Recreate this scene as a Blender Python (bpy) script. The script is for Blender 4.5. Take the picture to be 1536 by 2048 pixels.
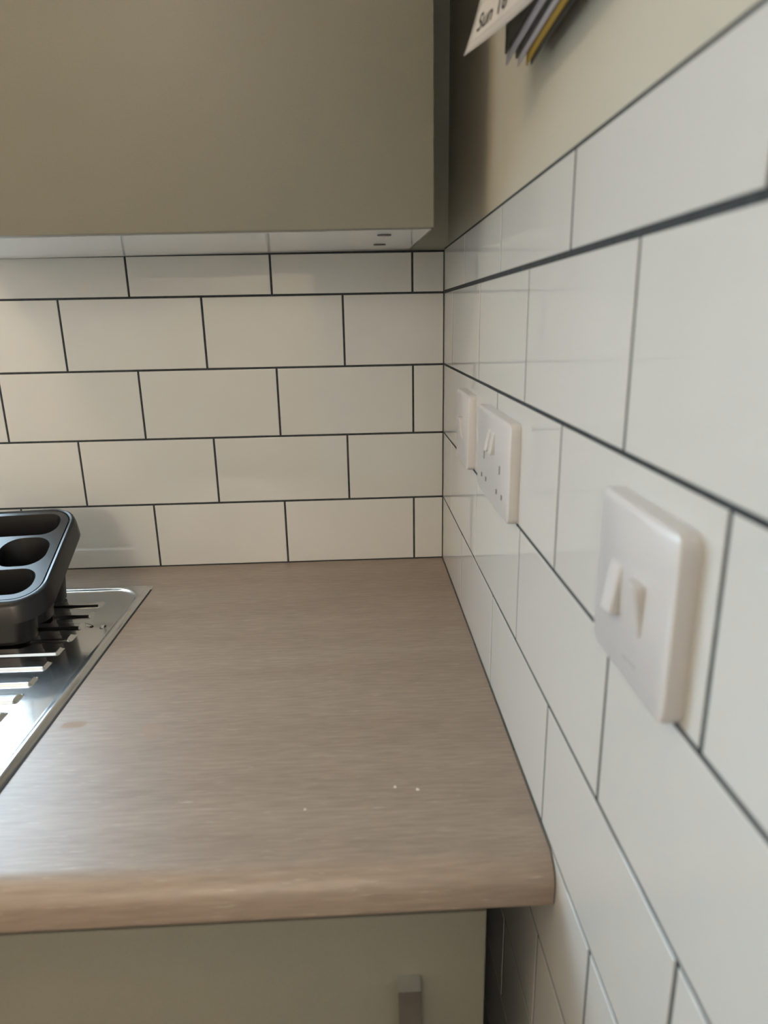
import bpy, bmesh, math, random
from mathutils import Vector, Matrix, Euler
random.seed(7)
for o in list(bpy.data.objects): bpy.data.objects.remove(o)
scene = bpy.context.scene
col = scene.collection
R = math.radians
H = 0.90                       # worktop height; the corner of the two tiled walls is x = 0, y = 0

# ------------------------------------------------------------------ camera
cam = bpy.data.cameras.new('camera')
camo = bpy.data.objects.new('camera', cam); col.objects.link(camo)
camo.location = (-0.13334, -1.02900, H + 0.37657)
camo.rotation_euler = (R(73.92798), R(1.05539), R(-2.47416))
cam.sensor_fit = 'VERTICAL'; cam.sensor_height = 36.0; cam.sensor_width = 27.0
cam.lens = 1342.955 / 2048 * 36.0
cam.clip_start = 0.02
cam.dof.use_dof = True; cam.dof.focus_distance = 1.02; cam.dof.aperture_fstop = 6.5
scene.camera = camo

# ------------------------------------------------------------------ sky, exposure
SKY = 12.6
LAMP = 70.0
FILL = 36.0
world = bpy.data.worlds.new('world'); scene.world = world; world.use_nodes = True
bg = world.node_tree.nodes['Background']
bg.inputs['Color'].default_value = (0.80, 1.0, 1.2, 1); bg.inputs['Strength'].default_value = SKY
vs = scene.view_settings
vs.view_transform = 'Standard'; vs.look = 'None'; vs.gamma = 1.0; vs.use_curve_mapping = False
vs.exposure = 0.0

# window opening in the back wall (left of the wall cabinet, over the sink)
WX0, WX1, WZ0, WZ1 = -1.90, -0.702, H + 0.13, H + 1.22
portal = bpy.data.lights.new('window_daylight', 'AREA'); portal.shape = 'RECTANGLE'
portal.size = WX1 - WX0; portal.size_y = WZ1 - WZ0
portal.cycles.is_portal = True
po = bpy.data.objects.new('window_daylight', portal); col.objects.link(po)
po.location = ((WX0 + WX1) / 2, 0.22, (WZ0 + WZ1) / 2); po.rotation_euler = (R(-90), 0, 0)

# ------------------------------------------------------------------ materials
def mat(name, color, rough=0.5, metal=0.0, spec=0.5, coat=0.0, noise=None, bump=None, rnd=0.0, emit=None):
    m = bpy.data.materials.new(name); m.use_nodes = True
    nt = m.node_tree; b = nt.nodes['Principled BSDF']
    b.inputs['Base Color'].default_value = (*color, 1)
    b.inputs['Roughness'].default_value = rough; b.inputs['Metallic'].default_value = metal
    b.inputs['Specular IOR Level'].default_value = spec
    b.inputs['Coat Weight'].default_value = coat
    tc = nt.nodes.new('ShaderNodeTexCoord')
    src = None
    if noise:                       # (scale, amount): value mottling
        n = nt.nodes.new('ShaderNodeTexNoise'); n.inputs['Scale'].default_value = noise[0]; n.inputs['Detail'].default_value = 3
        nt.links.new(tc.outputs['Object'], n.inputs['Vector'])
        mr = nt.nodes.new('ShaderNodeMapRange')
        mr.inputs['From Min'].default_value = 0.3; mr.inputs['From Max'].default_value = 0.7
        mr.inputs['To Min'].default_value = 1 - noise[1]; mr.inputs['To Max'].default_value = 1 + noise[1]
        nt.links.new(n.outputs['Fac'], mr.inputs['Value']); src = mr.outputs['Result']
    if rnd:
        oi = nt.nodes.new('ShaderNodeObjectInfo')
        mr = nt.nodes.new('ShaderNodeMapRange')
        mr.inputs['To Min'].default_value = 1 - rnd; mr.inputs['To Max'].default_value = 1 + rnd
        nt.links.new(oi.outputs['Random'], mr.inputs['Value'])
        if src:
            mm = nt.nodes.new('ShaderNodeMath'); mm.operation = 'MULTIPLY'
            nt.links.new(src, mm.inputs[0]); nt.links.new(mr.outputs['Result'], mm.inputs[1]); src = mm.outputs[0]
        else: src = mr.outputs['Result']
    if src:
        mx = nt.nodes.new('ShaderNodeVectorMath'); mx.operation = 'SCALE'
        mx.inputs[0].default_value = color
        nt.links.new(src, mx.inputs['Scale']); nt.links.new(mx.outputs[0], b.inputs['Base Color'])
    if bump:                        # (scale, strength, distance)
        n = nt.nodes.new('ShaderNodeTexNoise'); n.inputs['Scale'].default_value = bump[0]; n.inputs['Detail'].default_value = 4
        nt.links.new(tc.outputs['Object'], n.inputs['Vector'])
        bp = nt.nodes.new('ShaderNodeBump'); bp.inputs['Strength'].default_value = bump[1]; bp.inputs['Distance'].default_value = bump[2]
        nt.links.new(n.outputs['Fac'], bp.inputs['Height']); nt.links.new(bp.outputs['Normal'], b.inputs['Normal'])
    if emit:
        b.inputs['Emission Color'].default_value = (*emit[0], 1); b.inputs['Emission Strength'].default_value = emit[1]
    return m

M = {}
M['tile'] = mat('glazed_cream_tile', (0.69, 0.69, 0.67), 0.05, spec=0.5, rnd=0.012, bump=(9, 0.06, 0.002))
M['grout'] = mat('charcoal_grout', (0.050, 0.056, 0.060), 0.8, spec=0.2, noise=(160, 0.25))
M['paint'] = mat('cream_wall_paint', (0.60, 0.57, 0.48), 0.6, spec=0.3, bump=(260, 0.12, 0.001))
M['ceil'] = mat('white_ceiling_paint', (0.86, 0.83, 0.78), 0.8, spec=0.2)
M['room'] = mat('warm_cream_paint', (0.74, 0.69, 0.60), 0.7, spec=0.2)
M['floor'] = mat('light_oak_vinyl', (0.16, 0.13, 0.10), 0.45, noise=(6, 0.15))
M['sage'] = mat('sage_door_laminate', (0.232, 0.220, 0.178), 0.42, spec=0.4, noise=(900, 0.06), bump=(700, 0.10, 0.0006))
M['white_board'] = mat('white_melamine', (0.84, 0.83, 0.80), 0.16, spec=0.5)
M['white_plastic'] = mat('white_switch_plastic', (0.68, 0.66, 0.655), 0.28, spec=0.5)
M['dark_slot'] = mat('dark_socket_slot', (0.10, 0.10, 0.10), 0.7)
M['chrome'] = mat('polished_chrome', (0.80, 0.82, 0.84), 0.06, metal=1.0)
M['steel'] = mat('stainless_steel', (0.60, 0.60, 0.59), 0.13, metal=1.0, bump=(30, 0.05, 0.002))
def steel_mat():
    m = M['steel']; nt = m.node_tree; b1 = nt.nodes['Principled BSDF']; out = nt.nodes['Material Output']
    b2 = nt.nodes.new('ShaderNodeBsdfPrincipled')
    b2.inputs['Base Color'].default_value = b1.inputs['Base Color'].default_value
    b2.inputs['Metallic'].default_value = 1.0; b2.inputs['Roughness'].default_value = 0.32
    b1.inputs['Roughness'].default_value = 0.09
    mx = nt.nodes.new('ShaderNodeMixShader'); mx.inputs[0].default_value = 0.24
    nt.links.new(b1.outputs[0], mx.inputs[1]); nt.links.new(b2.outputs[0], mx.inputs[2]); nt.links.new(mx.outputs[0], out.inputs['Surface'])
steel_mat()
M['black_plastic'] = mat('charcoal_plastic', (0.008, 0.008, 0.009), 0.30, spec=0.4)
M['rim_shadow'] = mat('dark_rim_shadow', (0.02, 0.02, 0.02), 0.8)
M['paper'] = mat('white_paper', (0.66, 0.63, 0.60), 0.7, spec=0.2)
M['lilac_paper'] = mat('pale_lilac_paper', (0.50, 0.49, 0.54), 0.55, spec=0.3)
M['black_print'] = mat('dark_photo_print', (0.03, 0.03, 0.032), 0.4, noise=(60, 0.6))
M['yellow_card'] = mat('mustard_card', (0.42, 0.27, 0.03), 0.5)
M['grey_card'] = mat('dark_grey_card', (0.11, 0.11, 0.12), 0.6)
M['ink'] = mat('black_ink', (0.015, 0.015, 0.018), 0.6)
M['rule'] = mat('grey_ruled_ink', (0.46, 0.44, 0.43), 0.7)
M['upvc'] = mat('white_window_plastic', (0.80, 0.80, 0.79), 0.25)
M['crumb'] = mat('pale_crumb', (0.80, 0.76, 0.68), 0.7, noise=(500, 0.1))
M['chip'] = mat('pale_chipboard', (0.36, 0.27, 0.18), 0.8, noise=(200, 0.3))
M['globe'] = mat('warm_lamp_glass', (0.9, 0.85, 0.75), 0.4, emit=((1.0, 0.70, 0.40), LAMP))

M['fill_globe'] = mat('fill_lamp_glow', (0.9, 0.88, 0.84), 0.5, emit=((1.0, 0.865, 0.72), FILL))  # glow of the added fill lamp

def pane_mat():
    m = bpy.data.materials.new('window_glass'); m.use_nodes = True; nt = m.node_tree
    nt.nodes.remove(nt.nodes['Principled BSDF']); out = nt.nodes['Material Output']
    t = nt.nodes.new('ShaderNodeBsdfTransparent'); t.inputs['Color'].default_value = (0.94, 0.96, 0.96, 1)
    g = nt.nodes.new('ShaderNodeBsdfGlossy'); g.inputs['Roughness'].default_value = 0.02
    mx = nt.nodes.new('ShaderNodeMixShader'); mx.inputs[0].default_value = 0.05
    nt.links.new(t.outputs[0], mx.inputs[1]); nt.links.new(g.outputs[0], mx.inputs[2])
    nt.links.new(mx.outputs[0], out.inputs['Surface']); return m
M['glass'] = pane_mat()

def water_mat():
    m = bpy.data.materials.new('clear_water'); m.use_nodes = True
    b = m.node_tree.nodes['Principled BSDF']
    b.inputs['Base Color'].default_value = (0.95, 0.97, 0.97, 1); b.inputs['Roughness'].default_value = 0.02
    b.inputs['Transmission Weight'].default_value = 1.0; b.inputs['IOR'].default_value = 1.33
    return m
M['water'] = water_mat()

def worktop_mat():
    m = bpy.data.materials.new('oak_laminate'); m.use_nodes = True; nt = m.node_tree
    b = nt.nodes['Principled BSDF']; L = nt.links.new
    tc = nt.nodes.new('ShaderNodeTexCoord')
    def mapping(s):
        n = nt.nodes.new('ShaderNodeMapping'); n.inputs['Scale'].default_value = s
        L(tc.outputs['Object'], n.inputs['Vector']); return n.outputs[0]
    def noise(vec, scale, detail, dist=0.0):
        n = nt.nodes.new('ShaderNodeTexNoise'); n.inputs['Scale'].default_value = scale
        n.inputs['Detail'].default_value = detail; n.inputs['Distortion'].default_value = dist
        L(vec, n.inputs['Vector']); return n.outputs['Fac']
    broad = noise(mapping((0.9, 9, 9)), 2.0, 5, 0.6)
    fine = noise(mapping((20, 200, 200)), 1.6, 4, 0.3)
    pore = noise(mapping((34, 430, 430)), 1.3, 2)
    r1 = nt.nodes.new('ShaderNodeValToRGB')
    e = r1.color_ramp.elements
    e[0].position = 0.28; e[0].color = (0.292, 0.222, 0.174, 1)
    e[1].position = 0.72; e[1].color = (0.352, 0.280, 0.223, 1)
    L(broad, r1.inputs[0])
    r2 = nt.nodes.new('ShaderNodeValToRGB')
    e = r2.color_ramp.elements
    e[0].position = 0.30; e[0].color = (0.85, 0.845, 0.84, 1)
    e[1].position = 0.70; e[1].color = (1.12, 1.12, 1.12, 1)
    L(fine, r2.inputs[0])
    mu = nt.nodes.new('ShaderNodeMix'); mu.data_type = 'RGBA'; mu.blend_type = 'MULTIPLY'; mu.inputs[0].default_value = 1.0
    L(r1.outputs[0], mu.inputs[6]); L(r2.outputs[0], mu.inputs[7])
    r3 = nt.nodes.new('ShaderNodeValToRGB')
    e = r3.color_ramp.elements
    e[0].position = 0.66; e[0].color = (0, 0, 0, 1); e[1].position = 0.76; e[1].color = (0.55, 0.55, 0.55, 1)
    L(pore, r3.inputs[0])
    mp = nt.nodes.new('ShaderNodeMix'); mp.data_type = 'RGBA'
    L(r3.outputs[0], mp.inputs[0]); L(mu.outputs[2], mp.inputs[6]); mp.inputs[7].default_value = (0.56, 0.50, 0.44, 1)
    # two dried-on residue marks with a shape of their own
    nz = nt.nodes.new('ShaderNodeTexNoise'); nz.inputs['Scale'].default_value = 75; nz.inputs['Detail'].default_value = 3
    L(tc.outputs['Object'], nz.inputs['Vector'])
    masks = []
    for cx, cy, rx, ry in ((-0.4215, -0.4425, 0.0125, 0.0075), (-0.337, -0.457, 0.012, 0.016)):
        a = nt.nodes.new('ShaderNodeVectorMath'); a.operation = 'SUBTRACT'; a.inputs[1].default_value = (cx, cy, H)
        L(tc.outputs['Object'], a.inputs[0])
        d = nt.nodes.new('ShaderNodeVectorMath'); d.operation = 'DIVIDE'; d.inputs[1].default_value = (rx, ry, 1)
        L(a.outputs[0], d.inputs[0])
        ln = nt.nodes.new('ShaderNodeVectorMath'); ln.operation = 'LENGTH'; L(d.outputs[0], ln.inputs[0])
        ad = nt.nodes.new('ShaderNodeMath'); ad.operation = 'MULTIPLY_ADD'; ad.inputs[1].default_value = 2.2
        L(nz.outputs['Fac'], ad.inputs[0]); L(ln.outputs['Value'], ad.inputs[2])
        mr = nt.nodes.new('ShaderNodeMapRange'); mr.interpolation_type = 'SMOOTHSTEP'
        mr.inputs['From Min'].default_value = 1.95; mr.inputs['From Max'].default_value = 2.10
        mr.inputs['To Min'].default_value = 1; mr.inputs['To Max'].default_value = 0
        L(ad.outputs[0], mr.inputs['Value']); masks.append(mr.outputs['Result'])
    mx = nt.nodes.new('ShaderNodeMath'); mx.operation = 'MAXIMUM'; L(masks[0], mx.inputs[0]); L(masks[1], mx.inputs[1])
    rr = nt.nodes.new('ShaderNodeMapRange'); rr.inputs['To Min'].default_value = 0.45; rr.inputs['To Max'].default_value = 0.85
    L(mx.outputs[0], rr.inputs['Value']); L(rr.outputs['Result'], b.inputs['Roughness'])
    ms = nt.nodes.new('ShaderNodeMix'); ms.data_type = 'RGBA'
    hf = nt.nodes.new('ShaderNodeMath'); hf.operation = 'MULTIPLY'; hf.inputs[1].default_value = 0.8; L(mx.outputs[0], hf.inputs[0])
    L(hf.outputs[0], ms.inputs[0]); L(mp.outputs[2], ms.inputs[6]); ms.inputs[7].default_value = (0.36, 0.27, 0.21, 1)
    L(ms.outputs[2], b.inputs['Base Color'])
    bp = nt.nodes.new('ShaderNodeBump'); bp.inputs['Strength'].default_value = 0.25; bp.inputs['Distance'].default_value = 0.0006
    L(fine, bp.inputs['Height']); L(bp.outputs[0], b.inputs['Normal'])
    b.inputs['Specular IOR Level'].default_value = 1.0
    return m
M['oak'] = worktop_mat()

# ------------------------------------------------------------------ helpers
def obj(name, bm_or_me, m, parent=None, smooth=False, loc=None, rot=None):
    if isinstance(bm_or_me, bmesh.types.BMesh):
        bmesh.ops.recalc_face_normals(bm_or_me, faces=bm_or_me.faces)
        me = bpy.data.meshes.new(name); bm_or_me.to_mesh(me); bm_or_me.free()
        if smooth:
            for p in me.polygons: p.use_smooth = True
            if smooth != 1:
                me.set_sharp_from_angle(angle=R(smooth))
    else: me = bm_or_me
    if m is not None and not me.materials: me.materials.append(M[m])
    o = bpy.data.objects.new(name, me); col.objects.link(o)
    if parent: o.parent = parent
    if loc: o.location = loc
    if rot: o.rotation_euler = rot
    return o
def tag(o, label, cat, group=None):
    o['label'] = label; o['category'] = cat
    if group: o['group'] = group
    return o
def thing(name, label, cat, loc=(0, 0, 0), rot=(0, 0, 0), group=None):
    o = bpy.data.objects.new(name, None); col.objects.link(o)
    o.location = loc; o.rotation_euler = rot; o.empty_display_size = 0.05
    return tag(o, label, cat, group)
def struct(o): o['kind'] = 'structure'; return o
def box(bm, x0, x1, y0, y1, z0, z1, bevel=0.0, seg=2):
    r = bmesh.ops.create_cube(bm, size=1.0)
    vs_ = r['verts']
    for v in vs_:
        v.co = Vector((x0 + (v.co.x + .5) * (x1 - x0), y0 + (v.co.y + .5) * (y1 - y0), z0 + (v.co.z + .5) * (z1 - z0)))
    if bevel:
        es = {e for v in vs_ for e in v.link_edges}
        bmesh.ops.bevel(bm, geom=list(es), offset=bevel, segments=seg, affect='EDGES', profile=0.5)
    return bm
def bx(x0, x1, y0, y1, z0, z1, bevel=0.0, seg=2): return box(bmesh.new(), x0, x1, y0, y1, z0, z1, bevel, seg)
def rrect(x0, x1, y0, y1, r, n=6):
    pts = []
    for cx, cy, a0 in ((x1 - r, y1 - r, 0), (x0 + r, y1 - r, 90), (x0 + r, y0 + r, 180), (x1 - r, y0 + r, 270)):
        for k in range(n + 1):
            a = R(a0 + 90 * k / n); pts.append((cx + r * math.cos(a), cy + r * math.sin(a)))
    return pts
def bridge(bm, la, lb, close=True):
    n = len(la)
    for i in range(n if close else n - 1):
        j = (i + 1) % n
        bm.faces.new((la[i], la[j], lb[j], lb[i]))
def cyl(bm, c, axis, r, h, n=24):
    m = Matrix.Translation(Vector(c)) @ Vector(axis).to_track_quat('Z', 'Y').to_matrix().to_4x4()
    bmesh.ops.create_cone(bm, cap_ends=True, segments=n, radius1=r, radius2=r, depth=h, matrix=m)
    return bm

# ------------------------------------------------------------------ the room
RX, RY, RZ = -2.70, -5.20, 2.42
TD = 0.006                                   # tile face to plaster
GR = 0.00045                                 # tile face to grout face
struct(obj('floor', bx(RX - .1, .12, RY - .1, .12, -.06, 0), 'floor'))
struct(obj('ceiling', bx(RX - .1, .12, RY - .1, .12, RZ, RZ + .06), 'ceil'))
wall_right = struct(obj('wall_right', bx(TD, .12, RY, TD, 0, RZ), 'paint'))
struct(obj('wall_left', bx(RX - .1, RX, RY, TD, 0, RZ), 'room'))
struct(obj('wall_front', bx(RX - .1, .12, RY - .1, RY, 0, RZ), 'room'))
struct(obj('light_blocker', bx(-.29, TD - .0005, -1.80, -1.68, 0, RZ), 'room'))  # added unseen slab, keeps the rear fill light off the nearest surfaces
b = bmesh.new()
box(b, RX - .1, WX0, TD, .20, 0, RZ); box(b, WX1, .12, TD, .20, 0, RZ)
box(b, WX0, WX1, TD, .20, 0, WZ0); box(b, WX0, WX1, TD, .20, WZ1, RZ)
wall_back = struct(obj('wall_back', b, 'paint'))

PV, PH, G = 0.103, 0.204406, 0.0030          # row and column pitch, joint width
H5 = 0.0585
ROWS = {4: (4 * PV, 4 * PV + H5)}            # the cut row at the top
def row_span(k):
    z0, z1 = ROWS.get(k, (k * PV, (k + 1) * PV))
    return z0 + G / 2, (z1 - G / 2 if k != 4 else z1)
tile_cache = {}
def tile_mesh(w, h, side):
    key = (round(w, 5), round(h, 5), side)
    if key in tile_cache: return tile_cache[key]
    bm = bmesh.new(); loops = []
    for ins, d in ((0, TD - .0005), (0, .0004), (.0003, .0001), (.0009, 0)):
        lp = []
        for u, v in ((ins, ins), (w - ins, ins), (w - ins, h - ins), (ins, h - ins)):
            lp.append(bm.verts.new((u - w / 2, d, v - h / 2) if side == 'b' else (d, u - w / 2, v - h / 2)))
        loops.append(lp)
    for a, c in zip(loops, loops[1:]): bridge(bm, a, c)
    bm.faces.new(loops[-1])
    bmesh.ops.recalc_face_normals(bm, faces=bm.faces)
    # make sure the face looks into the room
    f = max(bm.faces, key=lambda q: q.calc_area())
    n = Vector((0, -1, 0)) if side == 'b' else Vector((-1, 0, 0))
    if f.normal.dot(n) < 0: bmesh.ops.reverse_faces(bm, faces=bm.faces)
    me = bpy.data.meshes.new('tile'); bm.to_mesh(me); bm.free(); me.materials.append(M['tile'])
    tile_cache[key] = me; return me
def lay(side, parent, a0, a1, z0, z1):
    """one tile, a = distance from the corner along the wall"""
    w, h = a1 - a0, z1 - z0
    if w < .004 or h < .004: return
    c = (a0 + a1) / 2
    t = [random.gauss(0, .0009) for _ in range(2)]
    loc = (-c, 0, H + (z0 + z1) / 2) if side == 'b' else (0, -c, H + (z0 + z1) / 2)
    rot = (t[0], 0, t[1]) if side == 'b' else (0, t[0], t[1])
    obj('tile', tile_mesh(w, h, side), None, parent, loc=loc, rot=rot)
def lay_row(side, parent, first, k, amax):
    z0, z1 = row_span(k)
    if k == 4 and side == 'b': z1 -= .0032          # open joint under the wall cabinet
    if k == 4 and side == 'r': z0 += .0014          # the widest bed joint
    edges = [0.0011 - G / 2]; a = first
    while a < amax - 0.02: edges.append(a); a += PH
    edges.append(amax)
    for e0, e1 in zip(edges, edges[1:]):
        lay(side, parent, e0 + G / 2, e1 - G / 2, z0, z1)
# back wall: joints at 0.0465 + n pitch in odd courses, half a tile on in the others
J0 = 0.0465
for k in range(5):
    first = J0 if k % 2 == 0 else J0 + PH / 2
    lay_row('b', wall_back, first, k, -WX1 - .004 if k > 0 else 2.0)
obj('grout', bx(WX1 + .002, -0.0002, GR, TD, H - .03, H + 4 * PV + H5 - .0004), 'grout', wall_back)
obj('grout', bx(-2.0, WX1 + .002, GR, TD, H - .03, H + PV - G / 2), 'grout', wall_back)
# right wall: down to the floor, out past the camera
RJ = {4: .1862 - .0, 3: .0880, 2: .1892, 1: .0903, 0: .1924}
for k in range(-9, 5):
    first = RJ.get(k, RJ[1] if k % 2 else RJ[0])
    if k == -1: first = .0980
    if k == -2: first = .1990
    lay_row('r', wall_right, first, k, 1.70)
obj('grout', bx(GR, TD, -1.70, -0.0002, .0, H + 4 * PV + H5 + .0022), 'grout', wall_right)

# window: frame, mullion, two panes, inner sill
b = bmesh.new(); fy0, fy1, fw = .030, .090, .034
box(b, WX0, WX1, fy0, fy1, WZ0, WZ0 + fw, .004); box(b, WX0, WX1, fy0, fy1, WZ1 - fw, WZ1, .004)
box(b, WX0, WX0 + fw, fy0, fy1, WZ0 + fw, WZ1 - fw, .004); box(b, WX1 - fw, WX1, fy0, fy1, WZ0 + fw, WZ1 - fw, .004)
win = struct(obj('window_1', b, 'upvc'))
wm = (WX0 + WX1) / 2
obj('mullion', bx(wm - .035, wm + .035, fy0, fy1, WZ0 + fw, WZ1 - fw, .004), 'upvc', win)
obj('pane', bx(WX0 + fw, wm - .035, .058, .062, WZ0 + fw, WZ1 - fw), 'glass', win)
obj('pane', bx(wm + .035, WX1 - fw, .058, .062, WZ0 + fw, WZ1 - fw), 'glass', win)
obj('sill', bx(WX0 - .0, WX1 + .0, -.006, .030, WZ0, WZ0 + .012, .005), 'upvc', win)

# ------------------------------------------------------------------ worktop
YF = -0.645
def nose_profile():
    pts = [(-.001, -.038), (-.001, 0.0)]
    r, cy = .020, YF + .020
    for k in range(9):
        a = R(90 + 90 * k / 8); pts.append((cy + r * math.cos(a), -r + r * math.sin(a)))
    r2 = .006
    for k in range(5):
        a = R(180 + 90 * k / 4); pts.append((YF + r2 + r2 * math.cos(a), -.038 + r2 + r2 * math.sin(a)))
    return pts
def worktop_piece(bm, x0, x1, prof):
    l0 = [bm.verts.new((x0, y, H + z)) for y, z in prof]; l1 = [bm.verts.new((x1, y, H + z)) for y, z in prof]
    bridge(bm, l0, l1); bm.faces.new(l0[::-1]); bm.faces.new(l1)
BX0, BX1, BY0, BY1 = -1.33, -.99, -.535, -.135        # the sink bowl's cut-out
b = bmesh.new(); full = nose_profile()
worktop_piece(b, BX1, -.0012, full); worktop_piece(b, RX + .001, BX0, full)
worktop_piece(b, BX0, BX1, [(BY0, -.038), (BY0, 0)] + full[2:])
worktop_piece(b, BX0, BX1, [(-.001, -.038), (-.001, 0), (BY1, 0), (BY1, -.038)])
tag(obj('worktop', b, 'oak', smooth=40), 'oak-look laminate worktop with rounded front edge below the tiled walls', 'worktop')

# ------------------------------------------------------------------ wall cabinet (600 wide, hung slightly out of true)
wc = thing('wall_cabinet', 'sage green wall cabinet with white underside above the tiled back wall', 'cabinet',
           (-.053, -.0005, H + .4705), (R(1.55), R(-.35), 0))
CW, CH = .600, .72
b = bmesh.new(); t = .016
box(b, -CW, 0, -.300, 0, 0, t); box(b, -CW, 0, -.300, 0, CH - t, CH)
box(b, -CW, -CW + t, -.300, 0, t, CH - t); box(b, -t, 0, -.300, 0, t, CH - t); box(b, -CW + t, -t, -.008, 0, t, CH - t)
obj('body', b, 'white_board', wc)
obj('side_panel', bx(0.0002, .0022, -.300, 0, 0, CH), 'sage', wc)
dr = obj('door', bx(-CW + .0015, .001, -.320, -.302, .000, CH, .0012), 'sage', wc, smooth=40)
for hy in (-.252, -.118):
    b = bmesh.new(); cyl(b, (-.045, hy, -.0004), (0, 0, 1), .0075, .0016, 20)
    h_ = obj('fixing_hole', b, 'dark_slot', wc); h_['label'] = 'small dark fixing hole in the underside'

# ------------------------------------------------------------------ base cabinets
DY = -.618
def base_cabinet(x0, x1, label, handle=True):
    c = thing('base_cabinet', label, 'cabinet', ((x0 + x1) / 2, -.30, 0), group=None)
    ox, oy = -(x0 + x1) / 2, .30
    def B(a0, a1, b0, b1, c0, c1, bv=0): return bx(a0 + ox, a1 + ox, b0 + oy, b1 + oy, c0, c1, bv)
    bm = bmesh.new()
    top = H - .0385
    for q in ((x0, x0 + t, DY + .02, -.06, .15, top), (x1 - t, x1, DY + .02, -.06, .15, top), (x0 + t, x1 - t, DY + .02, -.06, .15, .15 + t),
              (x0 + t, x1 - t, -.068, -.06, .15 + t, top), (x0 + t, x1 - t, DY + .02, DY + .12, top - t, top)):
        box(bm, q[0] + ox, q[1] + ox, q[2] + oy, q[3] + oy, q[4], q[5])
    obj('carcass', bm, 'white_board', c)
    obj('plinth', B(x0, x1, DY + .06, DY + .076, 0, .15), 'sage', c)
    d = obj('door', B(x0 + .001, x1, DY, DY + .018, .152, H - .066, .0012), 'sage', c, smooth=40)
    if handle:
        hx, hz = -.1055 + ox, H - .1255
        bm = bmesh.new(); w, D, th, Lh = .0088, .0145, .006, .150
        prof = [(0, 0), (-D, 0), (-D, -Lh), (0, -Lh), (0, -Lh + th), (-D + th, -Lh + th), (-D + th, -th), (0, -th)]
        l0 = [bm.verts.new((hx - w, DY + oy + a, hz + z)) for a, z in prof]; l1 = [bm.verts.new((hx + w, DY + oy + a, hz + z)) for a, z in prof]
        bridge(bm, l0, l1)
        for l in (l0, l1):
            for q in ((0, 1, 6, 7), (1, 2, 5, 6), (2, 3, 4, 5)): bm.faces.new([l[i] for i in q])
        bmesh.ops.bevel(bm, geom=[e for e in bm.edges if e.calc_face_angle(0) > 1.0], offset=.0007, segments=2, affect='EDGES')
        h_ = obj('handle', bm, 'chrome', d, smooth=40); h_['label'] = 'square chrome bar handle'
    return c
base_cabinet(-.644, -.044, 'sage green base cabinet with chrome bar handle below the worktop')

# ------------------------------------------------------------------ sink with drainer
sink = thing('sink', 'stainless steel inset sink with ribbed drainer set into the worktop', 'sink', (-.9, -.335, H))
SX0, SX1, SY0, SY1 = -1.39, -.4425, -.585, -.085
def sstep(a, b_, x):
    q = max(0.0, min(1.0, (x - a) / (b_ - a))); return q * q * (3 - 2 * q)
def rr_dist(x, y, x0, x1, y0, y1, r):          # signed distance inside a rounded rectangle (positive inside)
    cx, cy = (x0 + x1) / 2, (y0 + y1) / 2
    qx, qy = abs(x - cx) - (x1 - x0) / 2 + r, abs(y - cy) - (y1 - y0) / 2 + r
    return -(math.hypot(max(qx, 0), max(qy, 0)) + min(max(qx, qy), 0) - r)
RIBS = [-.1395 - .0348 * i for i in range(0, 12)]
def steel_h(x, y):
    de = rr_dist(x, y, SX0, SX1, SY0, SY1, .012)
    h = .0042 * sstep(-.0002, .0065, de) + .0004
    di = rr_dist(x, y, -.965, SX1 - .0085, SY0 + .010, SY1 - .012, .045)
    h -= .0032 * sstep(0, .006, di)
    if di > .02:
        for ry in RIBS:
            if ry > -.53:
                dr_ = rr_dist(x, y, -.93, -.493, ry - .0205, ry + .0005, .004)
                if dr_ > 0: h += .0030 * sstep(0, .0045, dr_)
    return h
xs = sorted(set([round(SX1 - .0012 * i, 5) for i in range(0, 60)] + [round(SX1 - .072 - .006 * i, 5) for i in range(0, 80)] + [-.96 + .0, BX1 + .012]))
xs = [x for x in xs if x >= BX1 + .012]
ys = [round(SY0 + .0012 * i, 5) for i in range(int((SY1 - SY0) / .0012) + 1)] + [SY1]
bm = bmesh.new(); grid = []
for x in xs:
    grid.append([bm.verts.new((x + .9, y + .335, steel_h(x, y))) for y in ys])
for i in range(len(xs) - 1):
    for j in range(len(ys) - 1):
        bm.faces.new((grid[i][j], grid[i + 1][j], grid[i + 1][j + 1], grid[i][j + 1]))
obj('drainer', bm, 'steel', sink, smooth=1)
# bowl: rim sheet with an opening, walls and floor
bm = bmesh.new()
o0 = [bm.verts.new((x + .9, y + .335, .0046)) for x, y in rrect(SX0, BX1 + .012, SY0, SY1, .002, 8)]
o1 = [bm.verts.new((x + .9, y + .335, .0046)) for x, y in rrect(BX0 + .006, BX1 - .006, BY0 + .006, BY1 - .006, .06, 8)]
o2 = [bm.verts.new((x + .9, y + .335, -.01)) for x, y in rrect(BX0 + .012, BX1 - .012, BY0 + .012, BY1 - .012, .06, 8)]
o3 = [bm.verts.new((x + .9, y + .335, -.15)) for x, y in rrect(BX0 + .025, BX1 - .025, BY0 + .025, BY1 - .025, .06, 8)]
o4 = [bm.verts.new((x + .9, y + .335, -.165)) for x, y in rrect(BX0 + .045, BX1 - .045, BY0 + .045, BY1 - .045, .05, 8)]
bridge(bm, o0, o1); bridge(bm, o1, o2); bridge(bm, o2, o3); bridge(bm, o3, o4); bm.faces.new(o4)
obj('bowl', bm, 'steel', sink, smooth=50)
# dark strip that draws in the shadow line under the right rim
obj('rim_shadow_strip', bx(SX1 - .006 + .9, SX1 + .0011 + .9, SY0 + .335, SY1 + .335 - .014, .00005, .0008), 'rim_shadow', sink)

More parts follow.
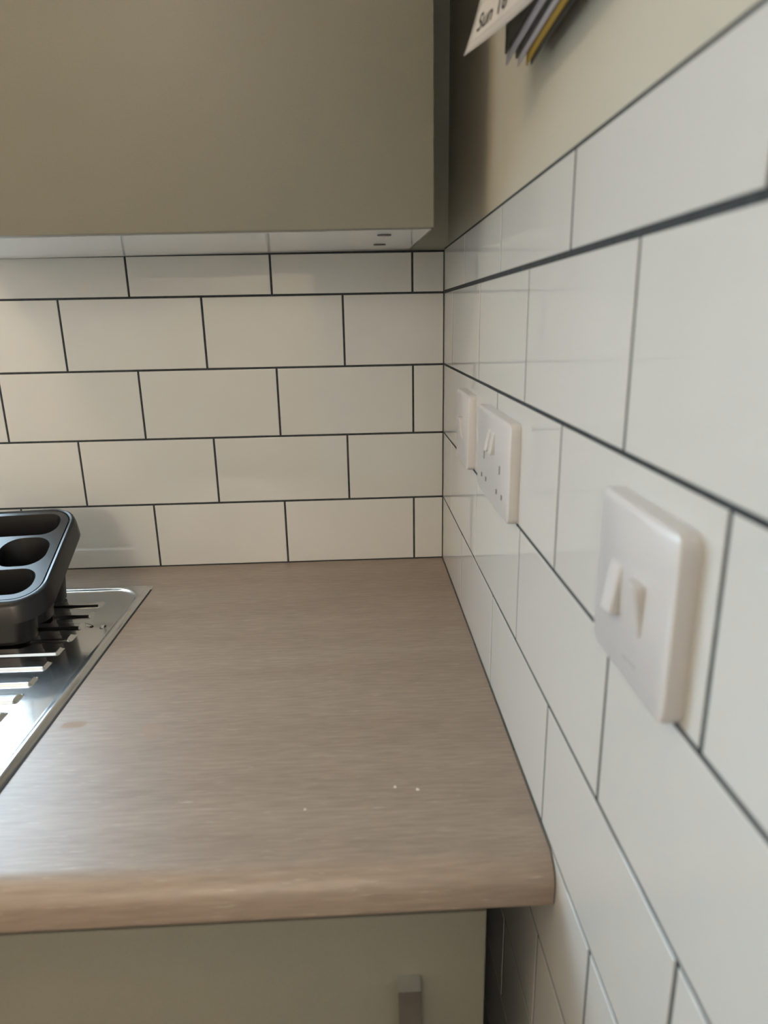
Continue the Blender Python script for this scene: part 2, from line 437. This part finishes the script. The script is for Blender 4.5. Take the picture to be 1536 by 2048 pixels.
def drop(x, y, rx, ry, hgt, rz, label):
    bm = bmesh.new(); bmesh.ops.create_uvsphere(bm, u_segments=20, v_segments=10, radius=1.0)
    bmesh.ops.delete(bm, geom=[v for v in bm.verts if v.co.z < -.05], context='VERTS')
    be = [e for e in bm.edges if e.is_boundary]
    bmesh.ops.contextual_create(bm, geom=be)
    for v in bm.verts:
        a = math.atan2(v.co.y, v.co.x); k = 1 + .18 * math.sin(2 * a + x * 900) + .12 * math.sin(3 * a + y * 700)
        v.co = Vector((v.co.x * rx * k, v.co.y * ry * k, max(v.co.z, 0) * hgt))
    o = obj('water_drop', bm, 'water', None, smooth=60, loc=(x, y, H + steel_h(x, y) + .0001), rot=(0, 0, rz))
    return tag(o, label, 'water drop')
drop(-.4685, -.2230, .0042, .0050, .0016, .3, 'small water drop on the drainer nearest its right rim')
drop(-.4870, -.2180, .0075, .0032, .0012, -.7, 'long water drop on the drainer between the ribs and the smaller drop')

# ------------------------------------------------------------------ cutlery caddy
TH = 6.0
cad = thing('cutlery_caddy', 'charcoal plastic cutlery caddy with sloping rim standing on the drainer', 'cutlery caddy',
            (-.531, -.266, H + .0045), (0, 0, R(TH)))
def rz_(y): return .066 + .32 * (y + .005)
OPEN = [rrect(-.215, .001, -.005, .0425, .021, 7), rrect(-.060, .0015, .0475, .1065, .024, 7), rrect(-.215, -.066, .0475, .1065, .024, 7),
        rrect(-.215, .001, .1115, .160, .020, 7)]
bm = bmesh.new()
def loop(pts, dz): return [bm.verts.new((x, y, rz_(y) + dz)) for x, y in pts]
def outer(d, r): return rrect(-.232 - d, .0115 + d * 1.1, -.013 - d * 1.1, .166 + d * .6, r, 8)
L0 = loop(outer(0, .030), 0)
def edges_of(lp): return [bm.edges.new((lp[i], lp[(i + 1) % len(lp)])) for i in range(len(lp))]
es = edges_of(L0); holes = []
for p in OPEN:
    lp = loop(p, 0); holes.append(lp); es += edges_of(lp)
bmesh.ops.triangle_fill(bm, use_beauty=True, edges=es)
prev = L0
for d, dz in ((-.001, -.003), (.0005, -.0032), (.002, .0006), (.0045, .0014), (.0075, .0), (.0095, -.005), (.0120, -.022), (.0108, -.0222), (.0075, -.006)):
    nl = loop(outer(d, .030 + d * .8), dz); bridge(bm, prev, nl); prev = nl
obj('rim', bm, 'black_plastic', cad, smooth=35)
for p, cx, cy in zip(OPEN, (-.107, -.029, -.14, -.107), (.019, .077, .077, .136)):
    bm = bmesh.new()
    def ring(pts, f, zf, out=0.0):
        r_ = []
        for x, y in pts:
            dx, dy = x - cx, y - cy; l_ = math.hypot(dx, dy)
            sx = (l_ + out) / l_
            r_.append(bm.verts.new((cx + dx * sx - (dx > 0) * f * .010 + (dx < 0) * f * .010, cy + dy * sx * (1 - f * .08), zf if zf is not None else rz_(y))))
        return r_
    a0 = ring(p, 0, None); a1 = ring(p, .08, None)
    for v in a1: v.co.z -= .002
    a2 = ring(p, 1, .003); bridge(bm, a0, a1); bridge(bm, a1, a2); bm.faces.new(a2)
    c1 = ring(p, 0, None, .0018)
    for v in c1: v.co.z -= .0005
    c2 = ring(p, 1, .000, .0018); bridge(bm, a0, c1); bridge(bm, c1, c2); bm.faces.new(c2)
    obj('compartment', bm, 'black_plastic', cad, smooth=40)

# ------------------------------------------------------------------ switches and sockets on the right wall
def plate(bm, w, h, d):
    """rounded wall plate, local x out of the wall (negative), y along it"""
    loops = []
    for ins, dd in ((0, 0), (0, -d + .0022), (.0006, -d + .0008), (.0022, -d)):
        loops.append([bm.verts.new((dd, y, z)) for y, z in rrect(-w / 2 + ins, w / 2 - ins, -h / 2 + ins, h / 2 - ins, .0065 - ins * .6, 5)])
    for a, c in zip(loops, loops[1:]): bridge(bm, a, c)
    bm.faces.new(loops[-1]); bm.faces.new(loops[0][::-1])
    return bm
PD = .0090
def rocker(parent, y, z, w, h, up):
    """up = True: the top edge stands proud"""
    bm = bmesh.new(); hi, lo, f = -.0052, -.0008, -.0002
    a = hi if up else lo; c = lo if up else hi
    p = rrect(-w / 2, w / 2, -h / 2, h / 2, .0026, 4); q = rrect(-w / 2 + .0007, w / 2 - .0007, -h / 2 + .0007, h / 2 - .0007, .0022, 4)
    l0 = [bm.verts.new((.001, u, v)) for u, v in p]
    prof = lambda v: c + (a - c) * ((v + h / 2) / h) ** (1.25 if up else .8)
    l1 = [bm.verts.new((prof(v) + .0007, u, v)) for u, v in p]
    l2 = [bm.verts.new((prof(v), u, v)) for u, v in q]
    bridge(bm, l0, l1); bridge(bm, l1, l2); bm.faces.new(l2)
    return obj('rocker', bm, 'white_plastic', parent, smooth=35, loc=(-PD, y, z))
def slot(parent, y, z, w, h):
    s_ = obj('pin_hole', bx(-.0004, .0004, -w / 2, w / 2, -h / 2, h / 2), 'dark_slot', parent, loc=(-PD, y, z)); return s_
PZ = H + .2505
s1 = thing('wall_switch', 'white single switch plate on the tiles nearest the corner', 'switch', (0, -.240, PZ))
obj('plate', plate(bmesh.new(), .086, .086, PD), 'white_plastic', s1, smooth=35)
rocker(s1, 0.0, 0, .012, .026, True)
s2 = thing('double_socket', 'white double plug socket between the two switch plates', 'socket', (0, -.4190, PZ - .0015))
obj('plate', plate(bmesh.new(), .146, .086, PD), 'white_plastic', s2, smooth=35)
for y in (.012, -.007): rocker(s2, y, .0165, .0095, .022, False)
for cy in (.036, -.036):
    slot(s2, cy, -.003, .0022, .0075); slot(s2, cy + .011, -.025, .0030, .0042); slot(s2, cy - .011, -.025, .0030, .0042)
s3 = thing('light_switch', 'white two-gang light switch plate nearest the camera', 'switch', (0, -.7440, PZ))
obj('plate', plate(bmesh.new(), .086, .086, PD), 'white_plastic', s3, smooth=35)
rocker(s3, .0165, -.002, .0125, .026, False); rocker(s3, -.0095, -.002, .0125, .026, True)
for s_, zz in ((s3, -.031),):
    m_ = obj('maker_mark', bx(-.00015, .0001, -.007, .007, -.0011, .0011), 'rule', s_, loc=(-PD, -.006, zz)); m_['label'] = 'faint grey printed mark'

# ------------------------------------------------------------------ wall calendar (loose page in front of a bundle of sheets)
cal = thing('wall_calendar', 'paper calendar with curling pages hanging on the right wall', 'calendar', (0, -.60, H + .56))
CO = Vector((0, -.60, H + .56))
PY, PZ0 = -.467, .560
def page_pt(s, v, off=0.0):
    x = -.0168 - .0305 * max(0.0, 1 - s / .105) ** 1.25 * math.exp(-v / .075) - off
    return Vector((x, PY - s, H + PZ0 + v)) - CO
def sheet_bm(fn, ns, nv, S, V):
    bm = bmesh.new()
    g = [[bm.verts.new(fn(S * i / ns, V * j / nv)) for j in range(nv + 1)] for i in range(ns + 1)]
    for i in range(ns):
        for j in range(nv): bm.faces.new((g[i][j], g[i + 1][j], g[i + 1][j + 1], g[i][j + 1]))
    return bm
def thicken(o, th):
    md = o.modifiers.new('thickness', 'SOLIDIFY'); md.thickness = th; md.offset = 0
    return o
SW, SV = .30, .30
page = thicken(obj('page', sheet_bm(page_pt, 40, 30, SW, SV), 'paper', cal, smooth=1), .0002)
page['label'] = 'loose white page with printed date'
txt = bpy.data.curves.new('date', 'FONT'); txt.body = 'Sun 16'; txt.size = .0158; txt.offset = .00010; txt.resolution_u = 4
to = bpy.data.objects.new('date', txt); col.objects.link(to)
bpy.context.view_layer.update()
tm = bpy.data.meshes.new_from_object(to.evaluated_get(bpy.context.evaluated_depsgraph_get()))
bpy.data.objects.remove(to); bpy.data.curves.remove(txt)
for v in tm.vertices:
    v.co = page_pt(.0105 + v.co.x * 1.0, .0112 + v.co.y, .0006)
lt = obj('lettering', tm, 'ink', page); lt['label'] = 'black printed date'
for k, vv in enumerate((.0062, .0300)):
    obj('ruled_line', sheet_bm(lambda s, v, vv=vv: page_pt(.004 + s, vv + v, .0004), 30, 1, .2, .0004), 'rule', page)
# the sheets behind, each a little lower and nearer the wall than the one before
for nm, m_, x0, y0, z0, bow in (('photo_sheet', 'black_print', -.0165, -.4675, .5613, .0), ('folded_sheet', 'lilac_paper', -.0140, -.4603, .5562, .0),
                                 ('folded_sheet', 'black_print', -.0122, -.4837, .5528, .0), ('folded_sheet', 'lilac_paper', -.0105, -.4833, .5483, .0012),
                                 ('cover_sheet', 'yellow_card', -.0080, -.4990, .5439, .0022), ('backing_card', 'grey_card', -.0050, -.4991, .5444, .0015)):
    fn = lambda s, v, x0=x0, y0=y0, z0=z0, bow=bow: Vector((x0 - bow * (1 - math.exp(-s / .05)), y0 - s, H + z0 + v)) - CO
    thicken(obj(nm, sheet_bm(fn, 24, 24, .30 + y0 + .47, .30), m_, cal, smooth=1), .0009)

# ------------------------------------------------------------------ crumbs on the worktop
for i, (x, y, s_, lb) in enumerate(((-.184, -.5762, .0011, 'tiny pale crumb on the worktop, leftmost of the three'), (-.1106, -.5542, .0013, 'tiny pale crumb on the worktop, middle one of the three'),
                                     (-.0921, -.5585, .0016, 'tiny pale crumb on the worktop, nearest the right wall'))):
    bm = bmesh.new(); bmesh.ops.create_icosphere(bm, subdivisions=2, radius=s_)
    for v in bm.verts: v.co *= random.uniform(.75, 1.2); v.co.z = max(v.co.z * .6, -s_ * .4)
    tag(obj('crumb', bm, 'crumb', None, loc=(x, y, H + s_ * .4)), lb, 'crumb')

# ------------------------------------------------------------------ ceiling lamp (out of frame, casts the warm light)
LX, LY = -1.25, -1.16
lamp = thing('ceiling_lamp', 'warm globe lamp on the ceiling behind the camera', 'lamp', (LX, LY, RZ))
bm = bmesh.new(); cyl(bm, (0, 0, -.012), (0, 0, 1), .06, .024, 32); obj('rose', bm, 'upvc', lamp, smooth=40)
bm = bmesh.new(); bmesh.ops.create_uvsphere(bm, u_segments=32, v_segments=16, radius=.065)
for v in bm.verts: v.co.z -= .085
obj('globe', bm, 'globe', lamp, smooth=1)

# added fill lamp, unseen, to brighten the back wall from behind the camera
pl = thing('fill_lamp', 'added round fill lamp hanging far behind the camera', 'lamp', (-.85, -4.30, RZ))
bm = bmesh.new(); cyl(bm, (0, 0, -.01), (0, 0, 1), .05, .02, 32); obj('rose', bm, 'upvc', pl, smooth=40)
bm = bmesh.new(); cyl(bm, (0, 0, -.07), (0, 0, 1), .004, .10, 10); obj('cord', bm, 'upvc', pl, smooth=40)
bm = bmesh.new(); bmesh.ops.create_uvsphere(bm, u_segments=32, v_segments=16, radius=.24)
for v in bm.verts: v.co.z -= .36
obj('fill_globe', bm, 'fill_globe', pl, smooth=1)
